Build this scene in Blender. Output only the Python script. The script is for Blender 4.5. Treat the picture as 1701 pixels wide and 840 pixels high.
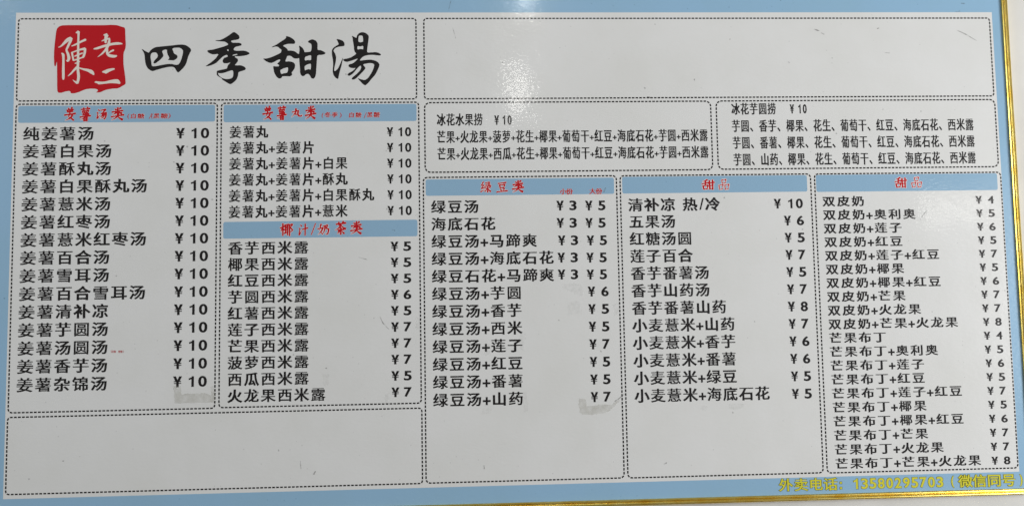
import bpy, math, random
from mathutils import Vector, Matrix

random.seed(7)
sc = bpy.context.scene
for o in list(bpy.data.objects):
    bpy.data.objects.remove(o)
COL = sc.collection

# ------------------------------------------------------------------ camera
# board coordinates: x to the right, y down, both in metres on the board's
# face; world X = x, world Z = ZC - y, the face lies at world Y = 0.
ZC = 1.60
F = 1300.0                                   # focal length in photo pixels
PW, PH = 1701.0, 840.0
R = [[0.9989296437, 0.0170014671, -0.0430176358],
     [-0.0140126336, 0.9975285292, 0.0688511409],
     [0.0440818893, -0.0681746553, 0.9966990536]]
CX, CY, CZ = -0.0876907473, 0.1131426212, -1.5641626292


def b2w(v):
    return Vector((v[0], v[2], -v[1]))


cam_data = bpy.data.cameras.new('camera')
cam = bpy.data.objects.new('camera', cam_data)
COL.objects.link(cam)
cam_data.sensor_width = 36.0
cam_data.lens = 36.0 * F / PW
cam_data.clip_start = 0.05
cam_data.clip_end = 60.0
right, up, back = b2w(R[0]), -b2w(R[1]), -b2w(R[2])
M = Matrix((right, up, back)).transposed().to_4x4()
M.translation = Vector((CX, CZ, ZC - CY))
cam.matrix_world = M
sc.camera = cam
CAM = Vector((CX, CZ, ZC - CY))

# ------------------------------------------------------------------ light
sc.view_settings.view_transform = 'Standard'
sc.view_settings.look = 'None'
sc.view_settings.exposure = 0.0
sc.view_settings.gamma = 1.0
sc.cycles.use_denoising = True

world = bpy.data.worlds.new('World')
sc.world = world
world.use_nodes = True
nt = world.node_tree
bg = nt.nodes['Background']
tc = nt.nodes.new('ShaderNodeTexCoord')
sp = nt.nodes.new('ShaderNodeSeparateXYZ')
rp = nt.nodes.new('ShaderNodeValToRGB')
nt.links.new(tc.outputs['Generated'], sp.inputs[0])
mr = nt.nodes.new('ShaderNodeMapRange')
mr.inputs['From Min'].default_value = -1
mr.inputs['From Max'].default_value = 1
nt.links.new(sp.outputs['Z'], mr.inputs['Value'])
nt.links.new(mr.outputs[0], rp.inputs[0])
els = rp.color_ramp.elements
els[0].position, els[0].color = 0.20, (0.55, 0.52, 0.48, 1)
els[1].position, els[1].color = 0.75, (1.0, 1.0, 1.0, 1)
e = els.new(0.48)
e.color = (0.50, 0.49, 0.48, 1)
nt.links.new(rp.outputs[0], bg.inputs['Color'])
bg.inputs['Strength'].default_value = 0.22


def area(name, loc, target, sx, sy, power, color=(1, 1, 1)):
    d = bpy.data.lights.new(name, 'AREA')
    d.shape = 'RECTANGLE'
    d.size, d.size_y = sx, sy
    d.energy = power
    d.color = color
    o = bpy.data.objects.new(name, d)
    COL.objects.link(o)
    o.location = loc
    o.rotation_euler = (Vector(target) - Vector(loc)).to_track_quat('-Z', 'Y').to_euler()
    return o


def px(u, v):
    """board point seen at photo pixel (u, v)"""
    d = ((u - PW / 2) / F, (v - PH / 2) / F, 1.0)
    w = [sum(R[k][i] * d[k] for k in range(3)) for i in range(3)]
    t = -CZ / w[2]
    return CX + t * w[0], CY + t * w[1]


def mirror(u, v, dist):
    """where a lamp at this distance from the board stands so that its
    reflection is seen at that point of the board"""
    x, y = px(u, v)
    P = Vector((x, 0, ZC - y))
    d = (P - CAM)
    d.y = -d.y
    d = d / abs(d.y)
    return P + d * dist


# soft key from the right, added fill and middle lights, and the tubes
# whose reflections show on the glossy print
area('soft_key_light', (3.7, -2.3, 1.55), (0.5, 0, 1.45), 1.4, 1.4, 160, (1.0, 0.995, 0.985))  # soft key set level with the board to brighten its right side
area('added_fill_light', (-3.3, -2.0, 2.3), (-0.6, 0, 1.6), 1.2, 1.2, 42, (0.96, 0.985, 1.0))  # unseen fill added to lift the left side, kept clear of reflections
area('added_middle_light', (0.2, -1.5, 3.5), (0.1, 0, 1.6), 1.0, 0.8, 5, (1.0, 0.995, 0.985))  # added overhead to raise the brightness of the board's middle
for nm, u, v, dist, sx, sy, pw in (
        ('tube_light_far', 862, 150, 3.2, 0.12, 0.26, 2.1),
        ('tube_light_top', 872, -8, 2.6, 0.09, 0.12, 2.2),
        ('tube_light_side', 1590, 345, 2.6, 0.34, 0.10, 1.0),
        ('tube_light_corner', -14, -14, 2.6, 0.08, 0.08, 0.6)):
    p = mirror(u, v, dist)
    x, y = px(u, v)
    area(nm, p, (x, 0, ZC - y), sx, sy, pw, (1.0, 0.98, 0.93))


# ------------------------------------------------------------------ materials
def new_mat(name):
    m = bpy.data.materials.new(name)
    m.use_nodes = True
    return m, m.node_tree, m.node_tree.nodes['Principled BSDF']


def node(nt, typ, **kw):
    n = nt.nodes.new(typ)
    for k, v in kw.items():
        setattr(n, k, v)
    return n


def gloss_film(nt, b, strength=1.0):
    """fine orange peel of the laminated print"""
    co = node(nt, 'ShaderNodeNewGeometry')
    mp = node(nt, 'ShaderNodeMapping')
    mp.inputs['Scale'].default_value = (0.75, 1.0, 1.35)
    nt.links.new(co.outputs['Position'], mp.inputs['Vector'])
    n1 = node(nt, 'ShaderNodeTexNoise')
    n1.inputs['Scale'].default_value = 130
    n1.inputs['Detail'].default_value = 2.0
    nt.links.new(mp.outputs[0], n1.inputs['Vector'])
    n2 = node(nt, 'ShaderNodeTexNoise')
    n2.inputs['Scale'].default_value = 14
    n2.inputs['Detail'].default_value = 1.0
    nt.links.new(co.outputs['Position'], n2.inputs['Vector'])
    ad = node(nt, 'ShaderNodeMath', operation='MULTIPLY_ADD')
    ad.inputs[1].default_value = 3.0
    nt.links.new(n2.outputs[0], ad.inputs[0])
    nt.links.new(n1.outputs[0], ad.inputs[2])
    bp = node(nt, 'ShaderNodeBump')
    bp.inputs['Strength'].default_value = 1.0
    bp.inputs['Distance'].default_value = 0.00018 * strength
    nt.links.new(ad.outputs[0], bp.inputs['Height'])
    nt.links.new(bp.outputs[0], b.inputs['Normal'])
    b.inputs['Roughness'].default_value = 0.20
    b.inputs['IOR'].default_value = 1.45
    b.inputs['Specular IOR Level'].default_value = 0.22
    b.inputs['Coat Weight'].default_value = 0.28
    b.inputs['Coat Roughness'].default_value = 0.06
    nt.links.new(bp.outputs[0], b.inputs['Coat Normal'])
    return co


def print_mat(name, col, dirt=0.0, tint=None):
    m, nt, b = new_mat(name)
    co = gloss_film(nt, b)
    if dirt <= 0:
        b.inputs['Base Color'].default_value = (*col, 1)
        return m
    # faint grime clouds
    nz = node(nt, 'ShaderNodeTexNoise')
    nz.inputs['Scale'].default_value = 6.5
    nz.inputs['Detail'].default_value = 7
    nz.inputs['Roughness'].default_value = 0.62
    nt.links.new(co.outputs['Position'], nz.inputs['Vector'])
    cr = node(nt, 'ShaderNodeMapRange')
    cr.inputs['From Min'].default_value = 0.40
    cr.inputs['From Max'].default_value = 0.68
    cr.inputs['To Min'].default_value = 0.0
    cr.inputs['To Max'].default_value = 0.22 * dirt
    nt.links.new(nz.outputs[0], cr.inputs['Value'])
    mx = node(nt, 'ShaderNodeMix', data_type='RGBA')
    mx.inputs['A'].default_value = (*col, 1)
    tint = tint or tuple(c * k for c, k in zip(col, (0.80, 0.80, 0.74)))
    mx.inputs['B'].default_value = (*tint, 1)
    nt.links.new(cr.outputs[0], mx.inputs['Factor'])
    # scattered specks, a few per cell size
    last = mx.outputs['Result']
    for scale, rad, keep, dark in ((38, 0.085, 0.80, 0.45), (16, 0.035, 0.72, 0.30), (90, 0.13, 0.86, 0.72)):
        warp = node(nt, 'ShaderNodeTexNoise')
        warp.inputs['Scale'].default_value = scale * 5
        nt.links.new(co.outputs['Position'], warp.inputs['Vector'])
        wm = node(nt, 'ShaderNodeVectorMath', operation='MULTIPLY_ADD')
        wm.inputs[1].default_value = (0.16 / scale,) * 3
        nt.links.new(warp.outputs['Color'], wm.inputs[0])
        nt.links.new(co.outputs['Position'], wm.inputs[2])
        vo = node(nt, 'ShaderNodeTexVoronoi')
        vo.inputs['Scale'].default_value = scale
        nt.links.new(wm.outputs[0], vo.inputs['Vector'])
        lt = node(nt, 'ShaderNodeMapRange')
        lt.inputs['From Min'].default_value = rad
        lt.inputs['From Max'].default_value = rad * 0.4
        nt.links.new(vo.outputs['Distance'], lt.inputs['Value'])
        sx = node(nt, 'ShaderNodeSeparateColor')
        nt.links.new(vo.outputs['Color'], sx.inputs[0])
        gt = node(nt, 'ShaderNodeMath', operation='GREATER_THAN')
        gt.inputs[1].default_value = keep
        nt.links.new(sx.outputs[0], gt.inputs[0])
        mu = node(nt, 'ShaderNodeMath', operation='MULTIPLY')
        nt.links.new(lt.outputs[0], mu.inputs[0])
        nt.links.new(gt.outputs[0], mu.inputs[1])
        mu2 = node(nt, 'ShaderNodeMath', operation='MULTIPLY')
        mu2.inputs[1].default_value = min(1.0, dirt) * 0.8
        nt.links.new(mu.outputs[0], mu2.inputs[0])
        m2 = node(nt, 'ShaderNodeMix', data_type='RGBA')
        nt.links.new(mu2.outputs[0], m2.inputs['Factor'])
        nt.links.new(last, m2.inputs['A'])
        m2.inputs['B'].default_value = tuple(c * dark for c in col) + (1,)
        last = m2.outputs['Result']
    nt.links.new(last, b.inputs['Base Color'])
    return m


MAT = {}
MAT['white'] = print_mat('white_print', (0.672, 0.678, 0.674), 1.0)
MAT['blue'] = print_mat('blue_print', (0.262, 0.435, 0.605), 1.0, (0.235, 0.38, 0.445))
MAT['band'] = print_mat('band_print', (0.252, 0.410, 0.560), 0.7, (0.24, 0.385, 0.49))
MAT['black'] = print_mat('black_print', (0.016, 0.015, 0.015))
MAT['grey'] = print_mat('dark_print', (0.022, 0.021, 0.022))
MAT['red'] = print_mat('red_print', (0.46, 0.008, 0.014))
MAT['halo'] = print_mat('pale_print', (0.74, 0.70, 0.70))
MAT['cream'] = print_mat('cream_print', (0.70, 0.66, 0.60))
MAT['yellow'] = print_mat('yellow_print', (0.60, 0.57, 0.05))
MAT['olive'] = print_mat('olive_print', (0.15, 0.16, 0.05))
MAT['side'] = new_mat('board_edge')[0]
MAT['side'].node_tree.nodes['Principled BSDF'].inputs['Base Color'].default_value = (0.6, 0.6, 0.58, 1)

m, nt, b = new_mat('gold_trim')
b.inputs['Metallic'].default_value = 1.0
b.inputs['Roughness'].default_value = 0.27
co = node(nt, 'ShaderNodeNewGeometry')
nz = node(nt, 'ShaderNodeTexNoise')
nz.inputs['Scale'].default_value = 28
nz.inputs['Detail'].default_value = 6
nt.links.new(co.outputs['Position'], nz.inputs['Vector'])
cr = node(nt, 'ShaderNodeValToRGB')
cr.color_ramp.elements[0].position = 0.35
cr.color_ramp.elements[0].color = (0.90, 0.60, 0.09, 1)
cr.color_ramp.elements[1].position = 0.62
cr.color_ramp.elements[1].color = (0.98, 0.78, 0.24, 1)
nt.links.new(nz.outputs[0], cr.inputs[0])
nt.links.new(cr.outputs[0], b.inputs['Base Color'])
bp = node(nt, 'ShaderNodeBump')
bp.inputs['Distance'].default_value = 0.00015
nt.links.new(nz.outputs[0], bp.inputs['Height'])
nt.links.new(bp.outputs[0], b.inputs['Normal'])
MAT['gold'] = m

m, nt, b = new_mat('wall_paint')
co = node(nt, 'ShaderNodeNewGeometry')
nz = node(nt, 'ShaderNodeTexNoise')
nz.inputs['Scale'].default_value = 9
nz.inputs['Detail'].default_value = 8
nt.links.new(co.outputs['Position'], nz.inputs['Vector'])
cr = node(nt, 'ShaderNodeValToRGB')
cr.color_ramp.elements[0].color = (0.58, 0.578, 0.56, 1)
cr.color_ramp.elements[1].color = (0.63, 0.628, 0.61, 1)
cr.color_ramp.elements[0].position = 0.35
cr.color_ramp.elements[1].position = 0.6
nt.links.new(nz.outputs[0], cr.inputs[0])
nt.links.new(cr.outputs[0], b.inputs['Base Color'])
b.inputs['Roughness'].default_value = 0.7
bp = node(nt, 'ShaderNodeBump')
bp.inputs['Distance'].default_value = 0.002
nt.links.new(nz.outputs[0], bp.inputs['Height'])
nt.links.new(bp.outputs[0], b.inputs['Normal'])
MAT['wall'] = m


def film_mat(name, col, cover, scale):
    """thin translucent residue: adhesive, rubbed scuffs"""
    m, nt, b = new_mat(name)
    b.inputs['Base Color'].default_value = (*col, 1)
    b.inputs['Roughness'].default_value = 0.45
    co = node(nt, 'ShaderNodeNewGeometry')
    nz = node(nt, 'ShaderNodeTexNoise')
    nz.inputs['Scale'].default_value = scale
    nz.inputs['Detail'].default_value = 6
    nt.links.new(co.outputs['Position'], nz.inputs['Vector'])
    r = node(nt, 'ShaderNodeMapRange')
    r.inputs['From Min'].default_value = 0.36
    r.inputs['From Max'].default_value = 0.66
    r.inputs['To Min'].default_value = cover[0]
    r.inputs['To Max'].default_value = cover[1]
    nt.links.new(nz.outputs[0], r.inputs['Value'])
    nt.links.new(r.outputs[0], b.inputs['Alpha'])
    return m


MAT['tape'] = film_mat('tape_adhesive', (0.50, 0.49, 0.43), (0.12, 0.34), 75)
MAT['scuff'] = film_mat('scuff_film', (0.30, 0.30, 0.28), (0.0, 0.08), 150)
MAT['scratch'] = film_mat('scratch_film', (0.12, 0.115, 0.11), (0.08, 0.55), 160)


# ------------------------------------------------------------------ helpers
def empty(name, parent=None):
    o = bpy.data.objects.new(name, None)
    o.empty_display_size = 0.05
    COL.objects.link(o)
    o.parent = parent
    return o


ORIGIN = Vector((0, 0, 0.55))                 # the board's base, below its lower edge


class MB:
    """collects polygons in world space, builds one mesh object"""

    def __init__(self):
        self.v, self.f, self.m = [], [], []

    def poly(self, pts, mi=0):
        n = len(self.v)
        self.v += [tuple(p) for p in pts]
        self.f.append(tuple(range(n, n + len(pts))))
        self.m.append(mi)

    def mesh2d(self, verts, faces, mi=0):
        n = len(self.v)
        self.v += verts
        self.f += [tuple(n + i for i in f) for f in faces]
        self.m += [mi] * len(faces)

    def build(self, name, mats, parent=None):
        me = bpy.data.meshes.new(name)
        org = ORIGIN if parent is not None else Vector((0, 0, 0))
        me.from_pydata([tuple(Vector(p) - org) for p in self.v], [], self.f)
        for mt in (mats if isinstance(mats, (list, tuple)) else [mats]):
            me.materials.append(mt)
        me.polygons.foreach_set('material_index', self.m)
        # every printed face looks out of the board
        me.update()
        o = bpy.data.objects.new(name, me)
        COL.objects.link(o)
        o.parent = parent
        return o


def face_out(verts, faces):
    """wind flat faces so that they look at -Y"""
    out = []
    for f in faces:
        a = 0.0
        for i in range(len(f)):
            x0, _, z0 = verts[f[i]]
            x1, _, z1 = verts[f[(i + 1) % len(f)]]
            a += x0 * z1 - x1 * z0
        out.append(tuple(f) if a > 0 else tuple(reversed(f)))
    return out


def W(x, y, layer):
    return (x, -layer * 0.00007, ZC - y)


# ---- font glyphs (Blender's own built-in font)
_cur = bpy.data.curves.new('glyph_source', 'FONT')
_obj = bpy.data.objects.new('glyph_source', _cur)
COL.objects.link(_obj)
_cache = {}


def _mesh_of(obj):
    dg = bpy.context.evaluated_depsgraph_get()
    dg.update()
    ev = obj.evaluated_get(dg)
    me = bpy.data.meshes.new_from_object(ev)
    vs = [(v.co.x, v.co.y) for v in me.vertices]
    fs = [tuple(p.vertices) for p in me.polygons]
    bpy.data.meshes.remove(me)
    return vs, fs


def embolden(vs, fs, off):
    """push the outline out: every vertex of a flat glyph lies on it"""
    use = {}
    for f in fs:
        ar = sum(vs[f[i]][0] * vs[f[(i + 1) % len(f)]][1] - vs[f[(i + 1) % len(f)]][0] * vs[f[i]][1] for i in range(len(f)))
        g = f if ar > 0 else f[::-1]
        for i in range(len(g)):
            e_ = (g[i], g[(i + 1) % len(g)])
            k_ = (min(e_), max(e_))
            use.setdefault(k_, []).append(e_)
    nrm = {}
    for k_, es in use.items():
        if len(es) == 1:
            i, j = es[0]
            dx, dy = vs[j][0] - vs[i][0], vs[j][1] - vs[i][1]
            l = math.hypot(dx, dy)
            if l > 1e-6:
                for v in (i, j):
                    nrm.setdefault(v, []).append((dy / l, -dx / l))
    out = []
    for i, (x, y) in enumerate(vs):
        ns = nrm.get(i)
        if ns:
            sx, sy = sum(n[0] for n in ns), sum(n[1] for n in ns)
            l = math.hypot(sx, sy)
            if l > 1e-4:
                sx, sy = sx / l, sy / l
                c = max(0.5, sx * ns[0][0] + sy * ns[0][1])
                x, y = x + sx * off / c, y + sy * off * 0.72 / c
        out.append((x, y))
    return out


def mean_gap(vs, fs):
    """mean width of the white between the strokes of a glyph"""
    ink, use = 0.0, {}
    for f in fs:
        ink += abs(sum(vs[f[i]][0] * vs[f[(i + 1) % len(f)]][1] - vs[f[(i + 1) % len(f)]][0] * vs[f[i]][1] for i in range(len(f)))) / 2
        for i in range(len(f)):
            k_ = tuple(sorted((f[i], f[(i + 1) % len(f)])))
            use[k_] = use.get(k_, 0) + 1
    per = sum(math.hypot(vs[a][0] - vs[c][0], vs[a][1] - vs[c][1]) for (a, c), n in use.items() if n == 1)
    xs, ys = [v[0] for v in vs], [v[1] for v in vs]
    return ((max(xs) - min(xs)) * (max(ys) - min(ys)) - ink) / max(per / 2, 1e-6)


def glyph(ch, off):
    k = (ch, round(off, 4))
    if k not in _cache:
        _cur.body = ch
        _cur.resolution_u = 6 if ord(ch) < 256 else 3
        vs, fs = _mesh_of(_obj)
        # weld the fill so that the outline is found once
        keys, idx, uv = {}, [], []
        for v in vs:
            q = (round(v[0], 5), round(v[1], 5))
            if q not in keys:
                keys[q] = len(uv)
                uv.append(v)
            idx.append(keys[q])
        fs = [tuple(idx[i] for i in f) for f in fs]
        fs = [f for f in fs if len(set(f)) == len(f)]
        if off < 0.04 and ord(ch) > 256:                            # crowded ideographs keep thinner strokes
            off = min(off, max(0.014, 0.0175 + 0.16 * (mean_gap(uv, fs) - 0.06)))
        vs = embolden(uv, fs, off) if off else uv
        xs = [v[0] for v in vs]
        ys = [v[1] for v in vs]
        _cache[k] = (vs, fs, (min(xs), max(xs), min(ys), max(ys)))
    return _cache[k]


_v, _f, _bb = glyph('国', 0.0)
CJK_C = ((_bb[0] + _bb[1]) / 2, (_bb[2] + _bb[3]) / 2)
CJK_W, CJK_H = (_bb[1] - _bb[0]) / 0.86, (_bb[3] - _bb[2]) / 0.90


def put_glyph(mb, ch, x0, y0, x1, y1, layer, off=0.0, mi=0, shear=0.0, em=True):
    """draw a glyph: em=True fits the ideograph's square, else its own ink,
    into the board rectangle"""
    vs, fs, bb = glyph(ch, off)
    cx, cy = (x0 + x1) / 2, (y0 + y1) / 2
    if em:
        gx, gy = CJK_C
        sx, sy = (x1 - x0) / CJK_W, (y1 - y0) / CJK_H
    else:
        gx, gy = (bb[0] + bb[1]) / 2, (bb[2] + bb[3]) / 2
        sx, sy = (x1 - x0) / (bb[1] - bb[0]), (y1 - y0) / (bb[3] - bb[2])
    verts = []
    for (a, c) in vs:
        dy = (c - gy) * sy
        verts.append(W(cx + (a - gx) * sx + shear * dy, cy - dy, layer))
    mb.mesh2d(verts, face_out(verts, fs), mi)


def put_one(mb, x0, y0, x1, y1, layer, mi=0):
    """the figure 1 of a bold grotesque: upright stem and sloping flag"""
    w, h = x1 - x0, y1 - y0
    st = x0 + w * 0.52
    mb.poly([W(*p, layer) for p in ((st, y1), (x1, y1), (x1, y0), (x0 + w * 0.62, y0), (st, y0 + h * 0.12))], mi)
    mb.poly([W(*p, layer) for p in ((x0, y0 + h * 0.36), (st, y0 + h * 0.28), (st, y0 + h * 0.12), (x0, y0 + h * 0.20))], mi)


# ---- filled outlines with holes
def corner_cut(pts, k=0.2):
    out = []
    n = len(pts)
    for i in range(n):
        a, p, c = pts[i - 1], pts[i], pts[(i + 1) % n]
        out.append((p[0] + (a[0] - p[0]) * k, p[1] + (a[1] - p[1]) * k))
        out.append((p[0] + (c[0] - p[0]) * k, p[1] + (c[1] - p[1]) * k))
    return out


def put_outline(mb, loops, to_board, layer, mi=0, smooth=True):
    cu = bpy.data.curves.new('outline_source', 'CURVE')
    cu.dimensions = '2D'
    cu.fill_mode = 'BOTH'
    for lp in loops:
        pts = [to_board(*p) for p in (corner_cut(corner_cut(lp), 0.25) if smooth else lp)]
        s = cu.splines.new('POLY')
        s.points.add(len(pts) - 1)
        for q, p in zip(s.points, pts):
            q.co = (p[0], -p[1], 0, 1)
        s.use_cyclic_u = True
    ob = bpy.data.objects.new('outline_source', cu)
    COL.objects.link(ob)
    vs, fs = _mesh_of(ob)
    bpy.data.objects.remove(ob)
    bpy.data.curves.remove(cu)
    verts = [W(x, -y, layer) for x, y in vs]
    mb.mesh2d(verts, face_out(verts, fs), mi)


# ---- brush strokes: [(x, y, half width), ...]
def catmull(p, n=5):
    if len(p) == 2:
        return [tuple(p[0][k] + (p[1][k] - p[0][k]) * t / n for k in range(3)) for t in range(n + 1)]
    q = [p[0]] + list(p) + [p[-1]]
    out = []
    for i in range(1, len(q) - 2):
        for s in range(n):
            t = s / n
            out.append(tuple(0.5 * (2 * q[i][k] + (q[i + 1][k] - q[i - 1][k]) * t
                       + (2 * q[i - 1][k] - 5 * q[i][k] + 4 * q[i + 1][k] - q[i + 2][k]) * t * t
                       + (3 * q[i][k] - q[i - 1][k] - 3 * q[i + 1][k] + q[i + 2][k]) * t ** 3) for k in range(3)))
    out.append(tuple(p[-1]))
    return out


def put_stroke(mb, pts, to_board, layer, grow=0.0, mi=0):
    # a sharp bend starts a new touch of the brush
    for i in range(1, len(pts) - 1):
        a, p, c = pts[i - 1], pts[i], pts[i + 1]
        t1 = math.atan2(p[1] - a[1], p[0] - a[0])
        t2 = math.atan2(c[1] - p[1], c[0] - p[0])
        if abs(math.atan2(math.sin(t2 - t1), math.cos(t2 - t1))) > math.radians(50):
            put_stroke(mb, pts[:i + 1], to_board, layer, grow, mi)
            put_stroke(mb, pts[i:], to_board, layer + 0.03, grow, mi)
            return
    c = catmull(pts)
    L, Rr = [], []
    for i, (x, y, w) in enumerate(c):
        a = c[max(0, i - 1)]
        d = c[min(len(c) - 1, i + 1)]
        dx, dy = d[0] - a[0], d[1] - a[1]
        l = math.hypot(dx, dy) or 1
        w = max(w, 0.4) + grow
        L.append((x - dy / l * w, y + dx / l * w))
        Rr.append((x + dy / l * w, y - dx / l * w))

    def cap(p, q, w):
        dx, dy = p[0] - q[0], p[1] - q[1]
        l = math.hypot(dx, dy) or 1
        return (p[0] + dx / l * w * 0.7, p[1] + dy / l * w * 0.7)
    s = cap(c[0], c[1], max(c[0][2], 0.4) + grow)
    e = cap(c[-1], c[-2], max(c[-1][2], 0.4) + grow)
    # quads and two caps, each stroke on its own hair-thin ink layer
    ring = [s] + L + [e] + Rr[::-1]
    verts = [W(*to_board(*p), layer) for p in ring]
    n = len(L)
    faces = [(0, 1, len(ring) - 1), (n, n + 1, n + 2)]
    for i in range(n - 1):
        faces.append((1 + i, 2 + i, len(ring) - 2 - i, len(ring) - 1 - i))
    mb.mesh2d(verts, face_out(verts, faces), mi)


# ------------------------------------------------------------------ wall
mb = MB()
YW = 0.014
mb.poly([(-6, YW, -1.5), (6, YW, -1.5), (6, YW, 4.5), (-6, YW, 4.5)])
wall = mb.build('wall', MAT['wall'])
wall['kind'] = 'structure'

# ------------------------------------------------------------------ the board
board = empty('menu_board')
board.location = ORIGIN
board['label'] = 'large wall-mounted dessert menu board with blue border, gold trim and priced Chinese lists'
board['category'] = 'menu board'

BX0, BX1 = -1.062, px(1662, 1)[0]
BY0, BY1 = -0.535, px(1060, 828)[1]
RW = 0.0125                                   # width of the gold trim

# backing panel: a thin rigid sheet printed blue
mb = MB()
x0, x1, z0, z1 = BX0 - 0.004, BX1 + 0.004, ZC - BY1 - 0.004, ZC - BY0 + 0.004
t = 0.009
c = [(x0, 0, z0), (x1, 0, z0), (x1, 0, z1), (x0, 0, z1)]
k = [(p[0], t, p[2]) for p in c]
mb.poly(c, 0)
mb.poly(k[::-1], 1)
for i in range(4):
    j = (i + 1) % 4
    mb.poly([c[i], k[i], k[j], c[j]], 1)
mb.build('backing_panel', [MAT['blue'], MAT['side']], board)

# gold trim: a ribbed profile mitred at the corners, one rail a side
PROF = [(0.0, 0.0005), (0.0, 0.0030), (0.10, 0.0046), (0.24, 0.0050), (0.34, 0.0040), (0.40, 0.0034),
        (0.46, 0.0042), (0.58, 0.0056), (0.72, 0.0060), (0.86, 0.0050), (0.96, 0.0028), (1.0, 0.0),
        (1.0, -YW + 0.0005)]


def rail(side):
    mb = MB()
    rows = []
    for (s, h) in PROF:
        g = s * RW
        xa, xb, ya, yb = BX0 - g, BX1 + g, BY0 - g, BY1 + g
        ends = {'top': ((xa, ya), (xb, ya)), 'bottom': ((xa, yb), (xb, yb)),
                'left': ((xa, ya), (xa, yb)), 'right': ((xb, ya), (xb, yb))}[side]
        n = 60
        rng = random.Random(side + str(0))
        row = []
        for i in range(n + 1):
            q = i / n
            x = ends[0][0] + (ends[1][0] - ends[0][0]) * q
            y = ends[0][1] + (ends[1][1] - ends[0][1]) * q
            wob = 0.00025 * math.sin(q * 23 + rng.random() * 0.4) if 0 < i < n and h > 0.001 else 0
            row.append((x, -h - wob, ZC - y))
        rows.append(row)
    for a, b_ in zip(rows, rows[1:]):
        for i in range(len(a) - 1):
            q = [a[i], a[i + 1], b_[i + 1], b_[i]]
            mb.poly(q if side in ('bottom', 'left') else q[::-1])
    o = mb.build('frame_rail', MAT['gold'], board)
    for p in o.data.polygons:
        p.use_smooth = True


for s in ('top', 'right', 'bottom', 'left'):
    rail(s)

# white printed field
FX0, FX1, FY0, FY1 = -0.9995, 1.0010, -0.4868, 0.4630


def rect(mb, x0, y0, x1, y1, layer, mi=0, r=0.0):
    if r <= 0:
        pts = [(x0, y1), (x1, y1), (x1, y0), (x0, y0)]
    else:
        # order: corners are visited counter-clockwise as seen from the front
        pts = []
        for cx, cy, a0 in ((x1 - r, y0 + r, 0), (x0 + r, y0 + r, 90), (x0 + r, y1 - r, 180), (x1 - r, y1 - r, 270)):
            for i in range(5):
                a = math.radians(a0 + i * 22.5)
                pts.append((cx + r * math.cos(a), cy - r * math.sin(a)))
    mb.poly([W(x, y, layer) for x, y in pts], mi)


mb = MB()
rect(mb, FX0, FY0, FX1, FY1, 1)
mb.build('printed_field', MAT['white'], board)


# ---- dashed boxes
def dashed(mb, x0, y0, x1, y1, r, layer, pitch=0.0076, dash=0.0053, w=0.0028):
    path = []

    def arc(cx, cy, a0):
        for i in range(7):
            a = math.radians(a0 - i * 15)
            path.append((cx + r * math.cos(a), cy - r * math.sin(a)))
    arc(x0 + r, y0 + r, 180)
    arc(x1 - r, y0 + r, 90)
    arc(x1 - r, y1 - r, 0)
    arc(x0 + r, y1 - r, -90)
    path.append(path[0])
    seg = [0]
    for a, b_ in zip(path, path[1:]):
        seg.append(seg[-1] + math.hypot(b_[0] - a[0], b_[1] - a[1]))
    total = seg[-1]
    n = round(total / pitch)
    p = total / n

    def at(s):
        s %= total
        for i in range(len(seg) - 1):
            if seg[i] <= s <= seg[i + 1]:
                l = seg[i + 1] - seg[i] or 1
                q = (s - seg[i]) / l
                a, b_ = path[i], path[i + 1]
                return (a[0] + (b_[0] - a[0]) * q, a[1] + (b_[1] - a[1]) * q,
                        (b_[0] - a[0]) / l, (b_[1] - a[1]) / l)
        return (*path[-1], 1, 0)
    for i in range(n):
        ks = [at(i * p + dash * q / 2) for q in range(3)]
        L = [(x - dy * w / 2, y + dx * w / 2) for x, y, dx, dy in ks]
        Q = [(x + dy * w / 2, y - dx * w / 2) for x, y, dx, dy in ks]
        verts = [W(*q, layer) for q in L + Q[::-1]]
        mb.mesh2d(verts, face_out(verts, [(0, 1, 4, 5), (1, 2, 3, 4)]))


def section(x0, y0, x1, y1, r, label):
    mb = MB()
    dashed(mb, x0, y0, x1, y1, r, 3)
    o = mb.build('menu_section', MAT['black'], board)
    o['label'] = label
    return o


S = {}
S[1] = section(-0.9941, -0.4743, -0.2062, -0.3082, 0.006, 'dashed box round the red seal and shop title')
S[2] = section(-0.1903, -0.4743, 0.9950, -0.3080, 0.006, 'blank dashed box at the top')
S[3] = section(-0.9943, -0.3017, -0.6027, 0.3004, 0.007, 'dashed list of fifteen soups at ten each')
S[4] = section(-0.5948, -0.3015, -0.2023, 0.2994, 0.007, 'dashed list with two blue header bands')
S[5] = section(-0.9950, 0.3091, -0.2013, 0.4546, 0.006, 'blank dashed box at the bottom')
S[6] = section(-0.1903, -0.3003, 0.3950, -0.1584, 0.011, 'dashed box of fruit mixes without a header band')
S[7] = section(0.4065, -0.3004, 0.9958, -0.1590, 0.011, 'dashed box of taro mixes without a header band')
S[8] = section(-0.1943, -0.1479, 0.1961, 0.4543, 0.008, 'dashed list with small and large prices')
S[9] = section(0.2036, -0.1475, 0.5973, 0.4547, 0.008, 'dashed list of twelve sweets')
S[10] = section(0.6056, -0.1473, 0.9990, 0.4555, 0.008, 'dashed list of twenty puddings in small type')


# ---- blue header bands, given by the photo corners of each band
def band(sec, tl, br, r=0.004):
    x0, y0 = px(*tl)
    x1, y1 = px(*br)
    mb = MB()
    rect(mb, x0, y0, x1, y1, 2, 0, r)
    mb.build('header_band', MAT['band'], S[sec])


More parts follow.
